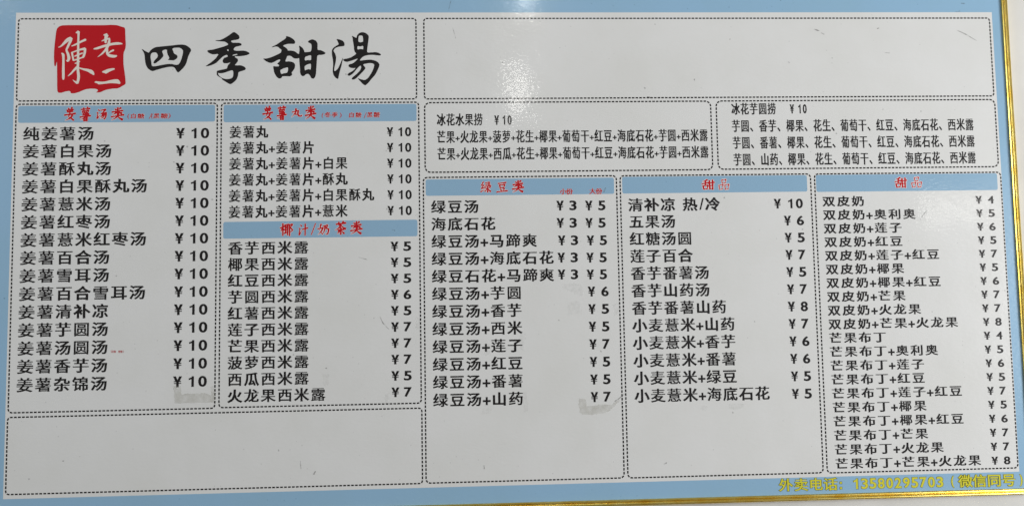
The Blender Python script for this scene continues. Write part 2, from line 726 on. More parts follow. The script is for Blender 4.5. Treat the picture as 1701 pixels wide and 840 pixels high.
band(3, (30.6, 176.3), (357.2, 202.2))
band(4, (371.6, 174.5), (692, 201.2))
band(4, (371, 368.6), (693.6, 392.2))
band(8, (707, 298.1), (1020.3, 322))
band(9, (1033.2, 293.9), (1341.2, 318.2))
band(10, (1355, 290.8), (1657.6, 315.6))

# ------------------------------------------------------------------ lists
OFF = 0.037          # weight of the ideographs
OFFD = 0.032         # weight of figures and signs


def advance(ch, plus):
    return {'+': plus, ' ': 0.36, '/': 0.40, '￥': 0.6}.get(ch, 1.0)


def text_line(mb, s, x, y, pitch, cw, chh, layer=4, off=OFF, plus=0.5, mi=0):
    for ch in s:
        if ch == '+':
            w = pitch * plus * 0.92
            cx, cy = x - (pitch - cw) / 2 + pitch * plus / 2, y + chh * 0.12
            a, t_ = w / 2, w * 0.125
            mb.poly([W(cx + p * a if abs(p) == 1 else cx + p * 2 * t_, cy + q * a if abs(q) == 1 else cy + q * 2 * t_, layer)
                     for p, q in ((.5, 1), (.5, .5), (1, .5), (1, -.5), (.5, -.5), (.5, -1), (-.5, -1), (-.5, -.5), (-1, -.5), (-1, .5),
                                  (-.5, .5), (-.5, 1))], mi)
        elif ch == '/':
            put_glyph(mb, ch, x, y - chh * 0.5, x + cw * 0.34, y + chh * 0.42, layer, 0.012, mi, em=False)
        elif ch != ' ':
            e = 0.95
            put_glyph(mb, ch, x + cw / 2 - cw / 2 / e, y - chh / 2 / e, x + cw / 2 + cw / 2 / e, y + chh / 2 / e, layer, off, mi)
        x += pitch * advance(ch, plus)


def price_line(mb, s, xl, xr, y, h, wy, wd, pd, layer=4, mi=0):
    """yen sign at the left end, the figures flush right"""
    put_glyph(mb, '¥', xl, y - h * 0.5, xl + wy, y + h * 0.5, layer, 0.062, mi, em=False)
    n = len(s)
    for i, ch in enumerate(s):
        a = xr - wd - (n - 1 - i) * pd
        if ch == '1':
            put_one(mb, a + wd * 0.0, y - h * 0.49, a + wd * 0.60, y + h * 0.49, layer, mi)
        else:
            put_glyph(mb, ch, a, y - h * 0.5, a + wd, y + h * 0.5, layer, OFFD, mi, em=False)


def lerp(a, b_, q):
    return a[0] + (b_[0] - a[0]) * q, a[1] + (b_[1] - a[1]) * q


PXM = 1 / 832.0


def list_block(sec, rows, first, last, ref, ratio, hpx, plus, pfirst, plast, hp, wy, wd, pd, mat='black'):
    """rows: (name, price); first/last: photo points (left ink, middle) of the
    first and last names; ref: (row index, right ink px) fixing the pitch;
    pfirst/plast: (left ink, right ink, middle) of the first and last prices"""
    n = len(rows)
    a, b_ = px(*first), px(*last)
    i, rx, ry = ref
    q = i / (n - 1) if n > 1 else 0
    lx, _ = lerp(a, b_, q)
    width = px(rx, ry)[0] - lx
    st = sum(advance(ch, plus) for ch in rows[i][0][:-1])
    pitch = width / (st + ratio)
    cw = pitch * ratio
    sc_ = 1 / 845.0
    pa, pb = px(pfirst[0], pfirst[2]), px(plast[0], plast[2])
    ra, rb = px(pfirst[1], pfirst[2]), px(plast[1], plast[2])
    for j, (nm, pr) in enumerate(rows):
        q = j / (n - 1) if n > 1 else 0
        x, y = lerp(a, b_, q)
        mb = MB()
        text_line(mb, nm, x, y, pitch, cw, hpx * sc_, plus=plus)
        mb.build('item_name', MAT[mat], S[sec])
        if pr:
            xl, yl = lerp(pa, pb, q)
            xr, _ = lerp(ra, rb, q)
            mb = MB()
            if len(pr) == 1 and n != 10 and sec not in (8, 10):
                pass
            price_line(mb, pr, xl if not isinstance(xl, tuple) else xl[0], xr, yl, hp * sc_, wy * sc_, wd * sc_, pd * sc_)
            mb.build('price', MAT[mat], S[sec])


list_block(3, [(s, '10') for s in ('纯姜薯汤 姜薯白果汤 姜薯酥丸汤 姜薯白果酥丸汤 姜薯薏米汤 姜薯红枣汤 姜薯薏米红枣汤 姜薯百合汤 '
                                    '姜薯雪耳汤 姜薯百合雪耳汤 姜薯清补凉 姜薯芋圆汤 姜薯汤圆汤 姜薯香芋汤 姜薯杂锦汤').split()],
           (39.6, 223), (28.2, 639.8), (3, 243.6, 308), 0.83, 22.3, 0.5,
           (292.5, 347.6, 221.6), (287.4, 343.6, 633.7), 17.8, 14.6, 13.9, 15.4)
list_block(4, [(s, '10') for s in '姜薯丸 姜薯丸+姜薯片 姜薯丸+姜薯片+白果 姜薯丸+姜薯片+酥丸 姜薯丸+姜薯片+白果酥丸 姜薯丸+姜薯片+薏米'.split()],
           (382, 220), (380.4, 352.6), (4, 620.5, 323.5), 0.82, 20.3, 0.5,
           (642.5, 683, 219.3), (643.6, 684.1, 349.9), 15.8, 11, 10.4, 11.1)
list_block(4, list(zip('香芋西米露 椰果西米露 红豆西米露 芋圆西米露 红薯西米露 莲子西米露 芒果西米露 菠萝西米露 西瓜西米露 火龙果西米露'.split(),
                       '5556577757')),
           (379.7, 412.7), (378.6, 658), (9, 539.9, 654), 0.82, 21, 0.5,
           (648.7, 683, 409.2), (650.2, 684.1, 651), 15.9, 13.4, 13, 14)
list_block(6, [('冰花水果捞', '10')], (726.3, 199.6), (726.3, 199.6), (0, 801.2, 199.6), 0.86, 20.3, 0.5,
           (821, 849.9, 199.8), (821, 849.9, 199.8), 16.3, 8.4, 7.0, 8.3)
list_block(6, [('芒果+火龙果+菠萝+花生+椰果+葡萄干+红豆+海底石花+芋圆+西米露', ''),
               ('芒果+火龙果+西瓜+花生+椰果+葡萄干+红豆+海底石花+芋圆+西米露', '')],
           (726.3, 228.3), (727, 256.5), (0, 1175.3, 225.6), 0.86, 20.8, 0.5,
           (821, 849.7, 199.8), (821, 849.7, 199.8), 16, 8, 7, 8)
list_block(7, [('冰花芋圆捞', '10')], (1215.4, 181.6), (1215.4, 181.6), (0, 1288.3, 181.4), 0.86, 19.8, 0.5,
           (1312, 1339.9, 181.2), (1312, 1339.9, 181.2), 16.2, 7.7, 6.8, 7.9, 'grey')
list_block(7, [(s, '') for s in ('芋圆、香芋、椰果、花生、葡萄干、红豆、海底石花、西米露 芋圆、番薯、椰果、花生、葡萄干、红豆、海底石花、西米露 '
                                 '芋圆、山药、椰果、花生、葡萄干、红豆、海底石花、西米露').split()],
           (1216, 210), (1218.7, 265.7), (0, 1616.7, 207.2), 0.86, 20.8, 0.5,
           (1312, 1340, 181), (1312, 1340, 181), 16, 8, 7, 8, 'grey')
GB = ('绿豆汤 海底石花 绿豆汤+马蹄爽 绿豆汤+海底石花 绿豆石花+马蹄爽 绿豆汤+芋圆 绿豆汤+香芋 绿豆汤+西米 绿豆汤+莲子 '
      '绿豆汤+红豆 绿豆汤+番薯 绿豆汤+山药').split()
list_block(8, [(s, '') for s in GB], (717, 344.2), (720.4, 664.8), (11, 868.6, 662), 0.825, 21.6, 0.51,
           (0, 0, 0), (0, 0, 0), 1, 1, 1, 1)
K = 1 / 845.0
for j, (u1, u2, v) in enumerate([(924.1, 957.8, 341.5), (924.5, 958.2, 370.3), (926.8, 960.4, 399.3), (926.1, 960, 427.8), (926.6, 960.4, 455.8)]):
    for a, b_, d in ((u1, u2, '3'), (u1 + 47.8, u2 + 47.9, '5')):
        mb = MB()
        price_line(mb, d, px(a, v)[0], px(b_, v)[0], px(a, v)[1], 16.8 * K, 13 * K, 12.4 * K, 13.4 * K)
        mb.build('price', MAT['black'], S[8])
P8 = '6557557'
for j, d in enumerate(P8):
    q = j / 6
    a, r_, v = 976.3 + (981.2 - 976.3) * q, 1011.1 + (1014.9 - 1011.1) * q, 484 + (659 - 484) * q
    mb = MB()
    price_line(mb, d, px(a, v)[0], px(r_, v)[0], px(a, v)[1], 16.8 * K, 13 * K, 12.6 * K, 13.4 * K)
    mb.build('price', MAT['black'], S[8])
list_block(9, [('清补凉 热/冷', '')], (1044.2, 340.9), (1044.2, 340.9), (0, 1195, 338.5), 0.85, 22, 0.5,
           (0, 0, 0), (0, 0, 0), 1, 1, 1, 1, 'grey')
mb = MB()
price_line(mb, '10', px(1285.4, 338.2)[0], px(1333.5, 338.2)[0], px(1300, 338.2)[1], 16.8 * K, 12.8 * K, 12.2 * K, 13.4 * K)
mb.build('price', MAT['grey'], S[9])
list_block(9, list(zip('五果汤 红糖汤圆 莲子百合 香芋番薯汤 香芋山药汤 香芋番薯山药 小麦薏米+山药 小麦薏米+香芋 小麦薏米+番薯 小麦薏米+绿豆 小麦薏米+海底石花'.split(),
                       '65757876655')),
           (1046, 368.8), (1055.2, 657.6), (10, 1277.7, 654.6), 0.84, 22, 0.49,
           (1302.1, 1335.5, 366.4), (1315.2, 1348.6, 653.7), 16.8, 12.8, 12.6, 13.4, 'grey')
list_block(10, list(zip(('双皮奶 双皮奶+奥利奥 双皮奶+莲子 双皮奶+红豆 双皮奶+莲子+红豆 双皮奶+椰果 双皮奶+椰果+红豆 双皮奶+芒果 双皮奶+火龙果 '
                         '双皮奶+芒果+火龙果 芒果布丁 芒果布丁+奥利奥 芒果布丁+莲子 芒果布丁+红豆 芒果布丁+莲子+红豆 芒果布丁+椰果 '
                         '芒果布丁+椰果+红豆 芒果布丁+芒果 芒果布丁+火龙果 芒果布丁+芒果+火龙果').split(), '45657567784565756778')),
           (1366.9, 334.9), (1388.3, 770), (19, 1628.8, 765), 0.80, 17.4, 0.48,
           (1620.2, 1651, 332), (1647, 1678.3, 764.5), 13.6, 11.9, 11.3, 12, 'grey')

# the tiny bracketed note beside the thirteenth soup
mb = MB()
for ch, u in (('（', 181.5), ('无', 184.8), ('糖', 188.6), ('·', 192.6), ('黑', 196.2), ('糖', 199.9), ('）', 204.6)):
    x, y = px(u, 583.6)
    put_glyph(mb, ch, x, y - 2.1 * K, x + 3.8 * K, y + 2.1 * K, 4, 0.0)
mb.build('small_note', MAT['red'], S[3])

# ------------------------------------------------------------------ headings
Hs = lambda a, b_: [(*a, 6), ((a[0] * 0.6 + b_[0] * 0.4), (a[1] * 0.6 + b_[1] * 0.4), 4.2), (*b_, 6.5)]
Vs = lambda *p: [(*q, 6.5 - 1.0 * i) for i, q in enumerate(p)]


def Pi(*p):
    n = len(p) - 1
    return [(*q, 7.0 * (1 - i / n) ** 0.8 + 1.0) for i, q in enumerate(p)]


def Na(*p):
    n = len(p) - 1
    return [(*q, 3.0 + 5.0 * i / n) for i, q in enumerate(p)] + [(p[-1][0] + 5, p[-1][1] + 1, 1.0)]


D = lambda a, b_: [(*a, 3.0), (*b_, 7.0)]
Ri = lambda *p: [(*q, 6.5 - 5.5 * i / (len(p) - 1)) for i, q in enumerate(p)]
BR = {
    '姜': [D((33, 2), (42, 13)), Pi((68, 0), (57, 14)), Hs((22, 22), (80, 16)), Hs((28, 34), (74, 29)), Vs((51, 15), (49, 48)),
          Hs((4, 58), (98, 46)), Pi((50, 50), (34, 72)) + [(58, 80, 5), (84, 98, 6)], Pi((72, 56), (56, 80), (10, 99))],
    '薯': [Hs((12, 14), (90, 7)), Vs((34, 2), (37, 20)), Pi((68, -2), (61, 18)), Vs((24, 26), (28, 43)), Hs((24, 27), (78, 22)),
          Pi((78, 22), (72, 42)), Vs((42, 26), (42, 40)), Vs((58, 24), (58, 39)), Hs((28, 43), (72, 39)), Hs((26, 55), (74, 49)),
          Vs((50, 44), (48, 62)), Hs((2, 70), (98, 60)), Pi((80, 46), (48, 70), (6, 90)), Vs((36, 76), (38, 99)),
          Hs((36, 76), (68, 72)), Vs((68, 72), (66, 99)), Hs((38, 86), (66, 84)), Hs((38, 97), (66, 95))],
    '汤': [D((16, 6), (28, 18)), D((4, 32), (14, 42)), [(14, 46, 4), (6, 90, 6), (16, 84, 4), (32, 52, 1)], Hs((42, 14), (84, 6)),
          Pi((86, 6), (66, 28), (46, 46)), Hs((44, 46), (92, 36)), [(92, 36, 6.5), (90, 68, 6.5), (76, 98, 5), (62, 84, 1)],
          Pi((64, 46), (52, 68), (34, 82)), Pi((80, 44), (66, 74), (40, 95))],
    '类': [D((28, 6), (37, 17)), Pi((74, 0), (60, 17)), Hs((8, 34), (90, 22)), Vs((52, -2), (49, 48)), Pi((48, 30), (34, 43), (10, 56)),
          Na((52, 30), (68, 40), (82, 44)), Hs((2, 72), (98, 56)), Pi((56, 46), (42, 76), (4, 99)), Na((48, 66), (66, 82), (88, 94))],
    '丸': [Pi((44, 6), (38, 50), (4, 96)), Hs((10, 42), (66, 26)), [(66, 26, 7), (61, 60, 6.5), (70, 84, 7), (94, 84, 6), (99, 68, 1)],
          D((24, 54), (48, 68))],
    '椰': [Hs((0, 36), (36, 24)), Vs((20, 2), (20, 99)), Pi((20, 34), (2, 66)), D((22, 40), (32, 52)), Hs((34, 14), (66, 8)),
          Vs((42, 14), (42, 76)), Vs((58, 10), (58, 94)), Hs((42, 34), (58, 31)), Hs((42, 52), (58, 49)), Ri((32, 80), (66, 66)),
          Hs((72, 12), (94, 8)), Pi((95, 8), (82, 34)), [(82, 34, 4), (97, 54, 6), (84, 68, 3)], Vs((74, 10), (74, 100))],
    '汁': [D((18, 10), (32, 20)), D((4, 36), (16, 46)), [(14, 48, 4), (6, 94, 6.5), (18, 84, 4), (34, 54, 1)], Hs((42, 48), (99, 36)),
          Vs((72, 2), (70, 99))],
    '奶': [Pi((28, 2), (14, 58)) + [(42, 92, 5)], Pi((44, 32), (30, 68), (2, 97)), Hs((0, 44), (46, 34)), Hs((50, 20), (84, 10)),
          [(86, 10, 6), (74, 42, 5), (96, 46, 6.5), (90, 80, 6), (78, 97, 4), (66, 84, 1)], Pi((64, 18), (58, 60), (38, 99))],
    '茶': [Hs((10, 18), (92, 9)), Vs((33, 2), (36, 26)), Pi((70, -2), (62, 22)), Pi((52, 24), (34, 46), (0, 64)),
          Na((52, 28), (72, 46), (90, 54)), Hs((26, 64), (74, 58)), Vs((50, 46), (50, 97)) + [(40, 88, 1)], Pi((38, 70), (20, 92)),
          D((60, 72), (78, 90))],
    '绿': [[(28, 2, 6), (8, 34, 4), (32, 30, 5)], [(32, 30, 5), (6, 64, 4), (38, 54, 5)], Ri((2, 90), (40, 72)), Hs((48, 12), (82, 5)),
          Vs((84, 5), (79, 38)), Hs((50, 27), (80, 22)), Hs((40, 44), (98, 35)), Vs((68, 42), (68, 95)) + [(57, 85, 1)],
          D((46, 54), (56, 64)), Ri((40, 88), (64, 68)), Pi((92, 48), (76, 62)), Na((70, 62), (82, 78), (94, 88))],
    '豆': [Hs((14, 14), (88, 5)), Vs((27, 28), (32, 56)), Hs((27, 29), (73, 24)), Pi((74, 24), (67, 55)), Hs((32, 56), (67, 53)),
          D((34, 66), (42, 80)), Pi((70, 61), (58, 82)), Hs((0, 96), (100, 84))],
    '甜': [Pi((44, 0), (26, 10), (6, 20)), Hs((0, 42), (52, 28)), Vs((29, 12), (26, 58)), Vs((8, 60), (14, 96)), Hs((9, 62), (44, 54)),
          Pi((46, 54), (41, 94)), Hs((14, 95), (42, 91)), Hs((50, 36), (100, 26)), Vs((60, 8), (62, 98)), Vs((86, 2), (85, 100)),
          Hs((62, 60), (86, 56)), Hs((62, 90), (86, 87))],
    '品': [Vs((28, 2), (33, 38)), Hs((29, 3), (72, -2)), Pi((74, -2), (66, 36)), Hs((33, 38), (66, 34)), Vs((-6, 56), (2, 101)),
          Hs((-5, 58), (38, 51)), Pi((40, 51), (34, 98)), Hs((2, 100), (34, 95)), Vs((60, 54), (64, 101)), Hs((60, 56), (102, 48)),
          Pi((104, 48), (96, 97)), Hs((64, 100), (97, 95))],
    '/': [[(78, 0, 5), (22, 100, 5)]],
}


def heading(sec, chars, smalls=()):
    """chars: (char, u0, u1, v0, v1) in photo pixels; smalls likewise, upright
    little characters in the plain face"""
    mb = MB()
    for ch, u0, u1, v0, v1 in chars:
        x0, y0 = px(u0, v0)
        x1, y1 = px(u1, v1)
        to = lambda a, b_: (x0 + (x1 - x0) * a / 100, y0 + (y1 - y0) * b_ / 100)
        g = 0.85 / (v1 - v0) * 100
        for i, s in enumerate(BR[ch]):
            put_stroke(mb, s, to, 4 + i * 0.1, g, 1)
        for i, s in enumerate(BR[ch]):
            put_stroke(mb, [(a, b_, w * (1.12 if ch == '甜' else 0.86 if ch == '品' else 1.12 if ch in '薯椰绿奶' else 1.25)) for a, b_, w in s], to, 5.5 + i * 0.1, 0.0, 0)
    if smalls and sec == 8:
        mb.build('heading', [MAT['red'], MAT['halo']], S[sec])
        mb = MB()
    for i_, (ch, u0, u1, v0, v1) in enumerate(smalls):
        if sec == 8 and i_ == 2:
            mb.build('size_label', [MAT['red'], MAT['halo']], S[sec])
            mb = MB()
        x0, y0 = px(u0, v0)
        x1, y1 = px(u1, v1)
        em = ch not in '()/'
        sh = 0.0 if sec == 8 else 0.10
        put_glyph(mb, ch, x0, y0, x1, y1, 4, 0.055 if em else 0.03, 1, sh, em)
        put_glyph(mb, ch, x0, y0, x1, y1, 5.5, (0.03 if sec == 8 else 0.030) if em else 0.0, 0, sh, em)
    mb.build('size_label' if sec == 8 else 'heading', [MAT['red'], MAT['halo']], S[sec])


heading(3, [('姜', 106.8, 125.6, 179, 200.5), ('薯', 133, 151, 179, 201.5), ('汤', 160.5, 177.8, 181, 198.5), ('类', 184.8, 206, 179.5, 200)],
        [('(', 212, 215, 189, 198), ('白', 216.5, 227, 189, 197.5), ('糖', 228.5, 240, 189, 197.5), ('/', 248, 252, 189, 197.5),
         ('(', 251.5, 254, 189, 198), ('黑', 255, 265, 188.6, 197.2), ('糖', 267, 279, 188.6, 197.2), (')', 279.5, 283.5, 188.5, 197.5)])
heading(4, [('姜', 436, 453.3, 177, 199), ('薯', 460, 476.2, 177, 199.5), ('丸', 483.7, 502, 180, 195.5), ('类', 506.8, 525.3, 177, 198)],
        [('(', 534.5, 537.5, 187.5, 196.5), ('冬', 539, 550, 186.6, 195.6), ('季', 551, 561, 186.6, 195.6), (')', 564, 567.5, 187.5, 196.5),
         ('白', 579, 589, 187, 195.8), ('糖', 590.5, 600.5, 187, 195.8), ('/', 605, 608.5, 187, 196.5), ('黑', 609.5, 619, 186.5, 195.5),
         ('糖', 620.5, 631, 186.5, 195.5)])
heading(4, [('椰', 465.8, 486.6, 371, 391.5), ('汁', 496, 511.5, 371.5, 391), ('/', 514.5, 527, 371, 389.5), ('奶', 528, 547, 372, 390),
            ('茶', 556.5, 576, 368.5, 389.8), ('类', 582, 602, 368.5, 388.8)])
heading(8, [('绿', 798, 816, 302, 320), ('豆', 825, 843, 302.5, 319.5), ('类', 850.5, 870.5, 300.5, 319.5)],
        [('小', 930, 941, 313.5, 323.2), ('份', 940.5, 951.5, 313.5, 323.2), ('大', 978.8, 989.8, 312.9, 322.7), ('份', 989.6, 1000.4, 312.9, 322.7)])
heading(9, [('甜', 1165.8, 1187, 298.8, 315), ('品', 1194.6, 1210.3, 298.5, 314.5)])
heading(10, [('甜', 1486.3, 1506.6, 295.2, 311.8), ('品', 1514.6, 1530.3, 294.8, 310.8)])

# ------------------------------------------------------------------ seal and shop title
t6 = lambda a, b_: px(80 + a / 6.0, 30 + b_ / 6.0)
SEAL = [(100, 92), (135, 75), (240, 73), (420, 74), (560, 74), (640, 70), (690, 74), (735, 90), (768, 98), (770, 180), (775, 270), (770, 310),
        (752, 345), (750, 420), (753, 480), (765, 560), (772, 620), (772, 662), (745, 675), (700, 703), (640, 705), (570, 718), (520, 742),
        (475, 745), (495, 730), (497, 715), (470, 706), (420, 705), (370, 712), (310, 738), (265, 752), (225, 752), (222, 728), (175, 732),
        (130, 748), (92, 745), (90, 640), (90, 500), (88, 425), (75, 485), (62, 480), (58, 380), (62, 300), (75, 180), (83, 120)]
mb = MB()
put_outline(mb, [SEAL], t6, 4)
seal = mb.build('logo_seal', MAT['red'], board)
mb = MB()
SEAL_STROKES = [
    # the left character
    [(102, 294, 3), (130, 282, 7), (190, 225, 17), (228, 205, 17), (222, 235, 13), (196, 290, 11), (184, 322, 10), (200, 365, 13), (207, 405, 15), (196, 432, 9), (180, 424, 3)],
    [(134, 352, 4), (150, 368, 13), (153, 420, 11), (152, 520, 13), (152, 600, 12), (150, 616, 4)],
    [(278, 150, 5), (303, 140, 14), (303, 180, 10), (300, 300, 11), (299, 420, 12), (297, 510, 13), (304, 590, 14), (292, 650, 12), (262, 632, 6), (247, 618, 2)],
    [(236, 282, 5), (275, 266, 8), (330, 238, 10), (374, 218, 11)],
    [(238, 345, 10), (246, 390, 9), (254, 425, 9)],
    [(244, 344, 6), (310, 320, 8), (368, 308, 13), (366, 345, 12), (352, 388, 11), (336, 396, 5)],
    [(264, 384, 6), (300, 368, 7), (345, 352, 6)],
    [(258, 424, 6), (300, 410, 7), (340, 396, 6)],
    [(268, 455, 5), (300, 446, 6), (318, 434, 3)],
    [(288, 492, 12), (260, 520, 10), (228, 556, 8), (198, 580, 3)],
    [(304, 498, 5), (350, 512, 9), (400, 524, 14), (436, 542, 18), (456, 566, 7)],
    # the upper right character
    [(556, 172, 6), (585, 172, 18), (576, 205, 15), (574, 248, 11)],
    [(535, 232, 4), (570, 218, 8), (612, 206, 8)],
    [(456, 310, 5), (490, 304, 11), (560, 282, 12), (640, 262, 12), (705, 256, 12), (740, 260, 4)],
    [(612, 210, 8), (604, 260, 14), (578, 312, 11), (540, 356, 8), (496, 390, 2)],
    [(654, 322, 8), (628, 334, 8), (604, 350, 4)],
    [(590, 300, 9), (590, 350, 13), (612, 376, 14), (660, 384, 13), (686, 378, 6)],
]
for i, s in enumerate(SEAL_STROKES):
    put_stroke(mb, s, t6, 5 + i * 0.1)
put_outline(mb, [[(530, 540), (565, 522), (600, 508), (662, 500), (666, 515), (640, 524), (610, 538), (578, 558), (562, 550)]], t6, 5)
put_outline(mb, [[(460, 645), (475, 630), (492, 634), (560, 638), (640, 615), (700, 610), (725, 650), (712, 660), (690, 654), (620, 650),
                  (540, 660), (500, 664), (490, 652)]], t6, 5)
mb.build('seal_lettering', MAT['cream'], seal)

t7 = lambda a, b_: px(220 + a / 7.638, 40 + b_ / 7.638)
t8 = lambda a, b_: px(420 + a / 7.0, 40 + b_ / 7.0)
SI = [[(115, 315), (135, 328), (200, 365), (212, 363), (230, 335), (270, 305), (310, 292), (400, 284), (500, 274), (580, 264), (640, 262),
       (690, 275), (735, 310), (748, 335), (720, 385), (700, 440), (685, 500), (655, 550), (600, 605), (578, 620), (555, 590), (540, 560),
       (515, 545), (470, 545), (400, 558), (320, 580), (260, 600), (235, 595), (195, 565), (170, 520), (160, 460), (155, 400), (150, 375)],
      [(245, 540), (240, 480), (228, 420), (235, 380), (255, 365), (290, 362), (310, 370), (325, 400), (318, 425), (275, 470), (265, 495),
       (285, 505), (310, 490), (360, 450), (395, 410), (390, 385), (375, 350), (390, 335), (420, 325), (440, 330), (440, 360), (450, 395),
       (470, 430), (465, 445), (445, 460), (475, 460), (520, 465), (560, 445), (575, 420), (565, 395), (525, 375), (518, 345), (505, 320),
       (515, 308), (560, 302), (600, 303), (630, 320), (645, 345), (640, 380), (625, 440), (605, 490), (580, 520), (545, 520), (500, 508),
       (450, 508), (380, 520), (300, 537)]]
JI = [[(1280, 103), (1310, 112), (1345, 140), (1362, 170), (1350, 195), (1310, 205), (1255, 212), (1252, 225), (1270, 240), (1310, 240),
       (1360, 240), (1385, 255), (1385, 275), (1340, 285), (1305, 293), (1285, 315), (1285, 335), (1330, 343), (1400, 338), (1445, 345),
       (1480, 365), (1488, 380), (1460, 395), (1400, 408), (1330, 412), (1300, 412), (1300, 425), (1335, 440), (1342, 470), (1320, 500),
       (1298, 525), (1330, 527), (1380, 525), (1425, 545), (1442, 570), (1430, 585), (1385, 600), (1345, 610), (1340, 660), (1320, 710),
       (1275, 750), (1240, 768), (1200, 745), (1135, 705), (1140, 695), (1090, 665), (1070, 650), (1070, 600), (1090, 590), (1150, 578),
       (1200, 568), (1205, 545), (1215, 520), (1250, 487), (1210, 500), (1170, 502), (1148, 490), (1145, 460), (1165, 430), (1205, 420),
       (1212, 405), (1195, 392), (1150, 412), (1110, 450), (1060, 500), (990, 530), (920, 543), (960, 515), (1010, 480), (1060, 435),
       (1095, 385), (1070, 383), (1020, 390), (970, 370), (948, 345), (960, 333), (1020, 328), (1100, 305), (1170, 285), (1225, 262),
       (1180, 230), (1160, 225), (1100, 222), (1052, 215), (1060, 207), (1110, 208), (1180, 175), (1240, 135)],
      [(1085, 620), (1110, 628), (1150, 625), (1210, 605), (1255, 590), (1278, 592), (1282, 640), (1275, 675), (1250, 695), (1190, 702),
       (1140, 690), (1095, 655)],
      [(1205, 322), (1220, 325), (1222, 345), (1210, 345), (1200, 335)],
      [(1265, 404), (1280, 390), (1335, 380), (1330, 393), (1290, 404)]]
SHE = [[(385, 140), (430, 152), (475, 180), (495, 210), (485, 235), (440, 232), (395, 235), (345, 255), (375, 270), (400, 290), (408, 312),
        (450, 310), (490, 320), (525, 348), (545, 352), (545, 395), (515, 405), (475, 402), (455, 380), (430, 370), (400, 372), (390, 400),
        (375, 440), (420, 435), (470, 445), (492, 470), (490, 510), (470, 545), (450, 565), (460, 590), (435, 612), (390, 608), (340, 610),
        (335, 630), (305, 638), (275, 615), (250, 570), (240, 520), (237, 490), (265, 495), (300, 495), (310, 480), (280, 465), (315, 435),
        (320, 412), (290, 418), (255, 440), (210, 458), (160, 440), (125, 412), (122, 403), (150, 405), (210, 390), (280, 360), (330, 335),
        (335, 300), (310, 285), (300, 270), (270, 262), (220, 275), (225, 265), (270, 245), (330, 205), (370, 180), (390, 160)],
       [(315, 540), (350, 520), (412, 502), (410, 540), (400, 570), (360, 575), (330, 585)]]
GAN = [[(535, 248), (575, 275), (598, 310), (600, 330), (640, 328), (680, 322), (685, 260), (678, 230), (640, 215), (650, 195), (690, 178),
        (735, 195), (755, 230), (750, 305), (790, 305), (830, 325), (850, 342), (820, 360), (750, 362), (745, 420), (740, 500), (735, 580),
        (725, 620), (705, 640), (680, 632), (665, 600), (645, 580), (615, 585), (600, 605), (575, 610), (550, 580), (548, 500), (540, 420),
        (538, 340), (545, 300)],
       [(605, 385), (640, 372), (680, 362), (680, 425), (640, 420), (603, 430)],
       [(600, 490), (640, 470), (678, 460), (676, 535), (650, 525), (620, 535), (605, 545)]]
SHUI = [[(970, 175), (1010, 182), (1045, 195), (1065, 220), (1068, 255), (1045, 262), (1000, 265), (960, 280), (935, 310), (960, 350),
         (970, 390), (965, 440), (950, 500), (945, 545), (960, 550), (990, 520), (1015, 470), (1035, 420), (1052, 385), (1040, 440),
         (1030, 490), (1015, 540), (1000, 600), (992, 645), (960, 625), (935, 590), (928, 540), (935, 480), (932, 420), (920, 360),
         (918, 310), (935, 280), (970, 255), (1000, 240), (990, 210)]]
YANG = [[(1150, 138), (1185, 155), (1205, 165), (1215, 130), (1240, 105), (1280, 95), (1320, 110), (1350, 140), (1345, 190), (1335, 260),
         (1325, 335), (1375, 332), (1440, 328), (1480, 345), (1493, 362), (1470, 370), (1400, 360), (1340, 362), (1290, 375), (1262, 398),
         (1240, 430), (1300, 420), (1370, 415), (1430, 428), (1465, 455), (1475, 480), (1455, 530), (1425, 590), (1380, 640), (1340, 690),
         (1305, 718), (1275, 695), (1240, 655), (1215, 630), (1260, 645), (1305, 655), (1340, 630), (1375, 580), (1400, 530), (1415, 480),
         (1400, 460), (1360, 455), (1300, 465), (1280, 475), (1305, 500), (1310, 520), (1280, 555), (1235, 600), (1195, 640), (1160, 650),
         (1150, 640), (1155, 625), (1200, 590), (1245, 545), (1262, 510), (1255, 482), (1225, 505), (1180, 560), (1150, 590), (1115, 608),
         (1100, 590), (1110, 575), (1160, 550), (1200, 512), (1170, 515), (1130, 510), (1110, 490), (1120, 470), (1165, 460), (1205, 425),
         (1225, 400), (1150, 428), (1090, 445), (1055, 430), (1050, 410), (1090, 405), (1140, 392), (1190, 360), (1205, 345), (1180, 320),
         (1175, 260), (1165, 200), (1160, 160)],
        [(1230, 140), (1255, 135), (1280, 140), (1285, 210), (1250, 215), (1225, 210)],
        [(1215, 262), (1230, 258), (1250, 265), (1285, 252), (1285, 300), (1250, 290), (1215, 302)]]
for loops_t in (((SI, t7),), ((JI, t7),), ((SHE, t8), (GAN, t8)), ((SHUI, t8), (YANG, t8))):
    mb = MB()
    for i, (loops, tt) in enumerate(loops_t):
        put_outline(mb, loops, tt, 4 + 0.3 * i)
    mb.build('title_character', MAT['black'], board)

